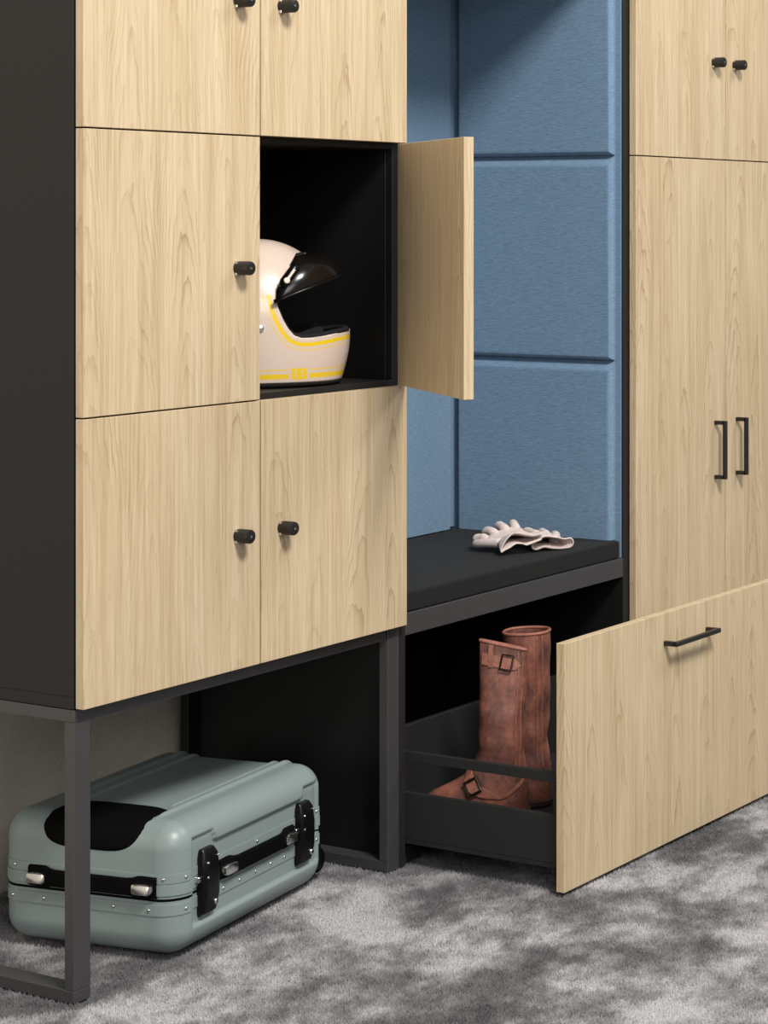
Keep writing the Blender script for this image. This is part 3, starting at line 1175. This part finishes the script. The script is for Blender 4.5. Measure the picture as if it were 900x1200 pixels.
def make_boot(name, label, loc, rz, flat, height, lean, seed, sgn):
    root = empty(name, loc, rz)
    tag(root, label, 'boot', 'pair of tall boots in the open drawer')
    KEY = [  # z, front, back, half width, centre shift
        (0.010, 0.148, 0.046, 0.034), (0.030, 0.148, 0.048, 0.036), (0.046, 0.132, 0.048, 0.035), (0.060, 0.100, 0.047, 0.034),
        (0.074, 0.074, 0.045, 0.033), (0.095, 0.056, 0.042, 0.032), (0.125, 0.045, 0.040, 0.032), (0.170, 0.044, 0.042, 0.035),
        (0.230, 0.045, 0.044, 0.038), (0.290, 0.045, 0.044, 0.040), (height, 0.045, 0.044, 0.040)]

    def at_z(z):
        for i in range(len(KEY) - 1):
            if z <= KEY[i + 1][0]:
                a_, b_ = KEY[i], KEY[i + 1]
                t_ = max(0, (z - a_[0]) / (b_[0] - a_[0]))
                return [a_[k] + (b_[k] - a_[k]) * t_ for k in range(1, 4)]
        return list(KEY[-1][1:])

    def pt(t_, z, off=0.0):
        f, b, w_ = at_z(z)
        k = sstep(0.16, height, z)
        w_ = w_ * (1 - k) + (w_ * flat) * k
        c_, s_ = math.cos(t_), math.sin(t_)
        e = 0.85
        x = (f if c_ > 0 else b) * math.copysign(abs(c_) ** e, c_)
        y = w_ * math.copysign(abs(s_) ** 0.9, s_)
        if z < 0.10 and c_ > 0:
            y *= 1 - 0.25 * c_ * c_ * (1 - z / 0.1)
        nz = noise.noise(Vector((x * 14 + seed, y * 14, z * 16))) * 0.0035 * sstep(0.05, 0.12, z) * (1 - 0.6 * sstep(height - 0.05, height, z))
        nz += math.sin(z * 90 + 2.5 * math.sin(t_)) * 0.0016 * sstep(0.07, 0.11, z) * (1 - sstep(0.16, 0.22, z))
        n_ = Vector((c_ / max(f, 0.02), s_ / max(w_, 0.02), 0)).normalized()
        p = Vector((x, y, z)) + n_ * (nz + off)
        p.x += lean[0] * k
        p.y += lean[1] * k
        p.z -= lean[2] * k * (x / 0.05)
        return p

    NT_ = 56
    zl = [0.010 + 0.012 * i / 2 for i in range(2)] + [0.022 + (height - 0.022) * i / 60 for i in range(61)]
    bm = bmesh.new()
    bm_loft(bm, [[pt(2 * PI * k / NT_, z) for k in range(NT_)] for z in zl], True, True, False)
    up_ = new_obj('upper', bm, LEATHER, root, True)
    md = up_.modifiers.new('thick', 'SOLIDIFY')
    md.thickness = 0.003
    md.offset = -1
    bm = bmesh.new()
    rings = []
    for z, o_ in ((0.0, 0.001), (0.004, 0.004), (0.012, 0.004), (0.013, 0.0)):
        rings.append([Vector((q.x, q.y, z)) for q in (pt(2 * PI * k / NT_, 0.02, o_) for k in range(NT_))])
    bm_loft(bm, rings, True, True, True)
    new_obj('sole', bm, SOLE, root)
    bm = bmesh.new()
    bm_tube(bm, [pt(2 * PI * k / NT_, height, -0.0012) for k in range(NT_)], 0.0032, 8, True)
    new_obj('rim_binding', bm, TANTRIM, root, True)
    # seams
    for t_ in (math.radians(128), math.radians(-128)):
        for dt in (0, math.radians(16)):
            bm = bmesh.new()
            bm_tube(bm, [pt(t_ + (dt if t_ > 0 else -dt), 0.07 + (height - 0.075) * i / 30, 0.0004) for i in range(31)], 0.0011, 6)
            new_obj('side_seam', bm, TANTRIM, root, True)

    def strap(t0, t1, z0, z1, hh, nm):
        bm = bmesh.new()
        rings = []
        N_ = 26
        for i in range(N_ + 1):
            f = i / N_
            t_ = t0 + (t1 - t0) * f
            z = z0 + (z1 - z0) * f
            h_ = hh * (1 if f < 0.85 else max(0.12, 1 - (f - 0.85) / 0.17))
            rings.append([pt(t_, z - h_, 0.0005), pt(t_, z - h_, 0.0030), pt(t_, z + h_, 0.0030), pt(t_, z + h_, 0.0005)])
        bm_loft(bm, rings, True, True, True)
        s_ = new_obj(nm, bm, TANTRIM, root)
        smooth_by_angle(s_, 50)
        return s_

    def buckle(par, t_, z, hw, hh, r, tilt=0.0):
        bm = bmesh.new()
        pts_ = []
        cen = pt(t_, z, 0.0)
        ta = (pt(t_ - 0.05 * sgn, z) - pt(t_ + 0.05 * sgn, z)).normalized()
        ub = (pt(t_, z + 0.008) - pt(t_, z - 0.008)).normalized()
        nn_ = ta.cross(ub)
        nn_.normalize()
        if nn_.dot(Vector((cen.x * 0.2, cen.y, 0.0))) < 0:
            nn_ = -nn_
        ub = nn_.cross(ta).normalized()
        cen = cen + nn_ * 0.0055
        for a_, b_ in ((-1, -1), (0, -1), (1, -1), (1, 0), (1, 1), (0, 1), (-1, 1), (-1, 0)):
            c_, s_ = math.cos(tilt), math.sin(tilt)
            uu, ww = a_ * hw * c_ - b_ * hh * s_, a_ * hw * s_ + b_ * hh * c_
            pts_.append(cen + ta * uu + ub * ww)
        bm_tube(bm, pts_, r, 6, True)
        new_obj('buckle', bm, BRASS, par, False)

    zt = height - 0.030
    s1 = strap(sgn * math.radians(36), sgn * math.radians(134), zt, zt, 0.0098, 'top_strap')
    buckle(s1, sgn * math.radians(98), zt, 0.0105, 0.0140, 0.0019)
    bm = bmesh.new()
    tl = sgn * math.radians(66)
    rings = [[pt(tl - 0.11, z, o_), pt(tl + 0.11, z, o_)] for z, o_ in ((zt - 0.012, 0.0032), (zt, 0.0048), (zt + 0.012, 0.0042), (zt + 0.028, 0.0030))]
    bm_loft(bm, rings, False)
    new_obj('pull_loop', bm, TANTRIM, root)
    s2 = strap(sgn * math.radians(10), sgn * math.radians(92), 0.096, 0.040, 0.0075, 'ankle_strap')
    strap(sgn * math.radians(152), sgn * math.radians(90), 0.074, 0.040, 0.0040, 'ankle_strap')
    buckle(s2, sgn * math.radians(64), 0.060, 0.0130, 0.0130, 0.0026, 0.5)
    return root


make_boot('boot', 'red brown leather boot with flattened shaft and buckled strap, nearer one in drawer', (0.958, -0.047, 0.0482), math.radians(116), 0.16, 0.316, (0.0, 0.0, -0.010), 3.1, 1)
make_boot('boot', 'red brown leather boot with round open top, farther one in drawer', (1.0405, -0.040, 0.0482), math.radians(110), 0.98, 0.327, (0.0, 0.0, 0.002), 8.4, -1)

# ------------------------------------------------------------------ gloves


def make_glove(label, loc, rz, tilt, wave, fingers, thumb_side):
    root = empty('glove', loc, rz)
    root.rotation_euler = (tilt, 0, rz)
    root.scale = (0.90, 0.92, 0.90)
    tag(root, label, 'glove', 'pair of gloves on the bench')
    bm = bmesh.new()
    N_ = 40
    rings = []
    for i in range(17):
        f = i / 16
        x = 0.112 * f
        hw = 0.050 - 0.012 * sstep(0.0, 0.35, f) + 0.006 * sstep(0.4, 0.8, f)
        th = (0.0125 - 0.006 * sstep(0.0, 0.4, f) + 0.006 * sstep(0.35, 0.8, f)) * (1.0 if f < 0.9 else math.sqrt(max(0.05, 1 - ((f - 0.9) / 0.105) ** 2)))
        ring = []
        for k in range(N_):
            a_ = 2 * PI * k / N_
            c_, s_ = math.cos(a_), math.sin(a_)
            y = hw * math.copysign(abs(c_) ** 0.8, c_)
            zz = th * math.copysign(abs(s_) ** 0.8, s_)
            wv = wave * math.sin(y * 62 + 0.6) * (1 - sstep(0.0, 0.75, f))
            nn = noise.noise(Vector((x * 45, y * 40 + loc[0] * 31, s_))) * 0.0045
            ring.append(Vector((x, y, max(0.0014 + 0.0006 * (1 + s_), 0.015 + zz + wv + nn))))
        rings.append(ring)
    bm_loft(bm, rings, True, False, True)
    o = new_obj('palm', bm, GLOVE, root, True)
    md = o.modifiers.new('thick', 'SOLIDIFY')
    md.thickness = 0.0022
    md.offset = -1
    bm = bmesh.new()
    bm_tube(bm, [rings[0][k] for k in range(N_)], 0.0013, 6, True)
    new_obj('cuff_hem', bm, GLOVE, root, True)
    for y0, ang, ln, rise, r in fingers:
        bm = bmesh.new()
        pts_, rr = [], []
        for i in range(13):
            f = i / 12
            l_ = ln * f
            bend = ang * (0.4 + 0.6 * f)
            px_ = 0.092 + l_ * math.cos(bend)
            py_ = y0 + l_ * math.sin(bend)
            pz_ = 0.016 + rise * math.sin(PI * f * 0.9) + noise.noise(Vector((f * 4, y0 * 90, 3))) * 0.002
            tip = 1.0 if f < 0.85 else math.sqrt(max(0.03, 1 - ((f - 0.85) / 0.152) ** 2))
            pts_.append(Vector((px_, py_, max(pz_, r * 0.9 + 0.001))))
            rr.append(r * (1 + 0.08 * math.sin(f * 9)) * tip)
        bm_tube(bm, pts_, rr, 12)
        new_obj('finger', bm, GLOVE, root, True)
    bm = bmesh.new()
    pts_, rr = [], []
    for i in range(13):
        f = i / 12
        tip = 1.0 if f < 0.85 else math.sqrt(max(0.03, 1 - ((f - 0.85) / 0.152) ** 2))
        pts_.append(Vector((0.045 + 0.070 * f, thumb_side * (0.026 + 0.034 * math.sin(f * 1.5)), 0.0135 + 0.004 * math.sin(f * PI))))
        rr.append(0.0105 * tip * (1.1 - 0.2 * f))
    bm_tube(bm, pts_, rr, 12)
    new_obj('thumb', bm, GLOVE, root, True)
    return root


ZC = 0.4508 + 0.0365
make_glove('pale pink suede glove lying on top, wavy cuff towards the bench front', (1.204, 0.090, ZC + 0.0150), math.radians(62), math.radians(-14), 0.010,
           [(-0.036, -0.30, 0.048, 0.010, 0.0098), (-0.013, -0.08, 0.058, 0.014, 0.0104), (0.012, 0.10, 0.056, 0.012, 0.0104), (0.035, 0.34, 0.044, 0.006, 0.0100)], 1)
make_glove('pale pink suede glove lying underneath, open cuff nearest the cabinet', (1.276, 0.066, ZC + 0.0022), math.radians(64), 0.0, 0.004,
           [(-0.036, -0.25, 0.060, 0.004, 0.0098), (-0.013, -0.05, 0.074, 0.006, 0.0104), (0.012, 0.10, 0.072, 0.005, 0.0104), (0.035, 0.30, 0.060, 0.004, 0.0100)], -1)
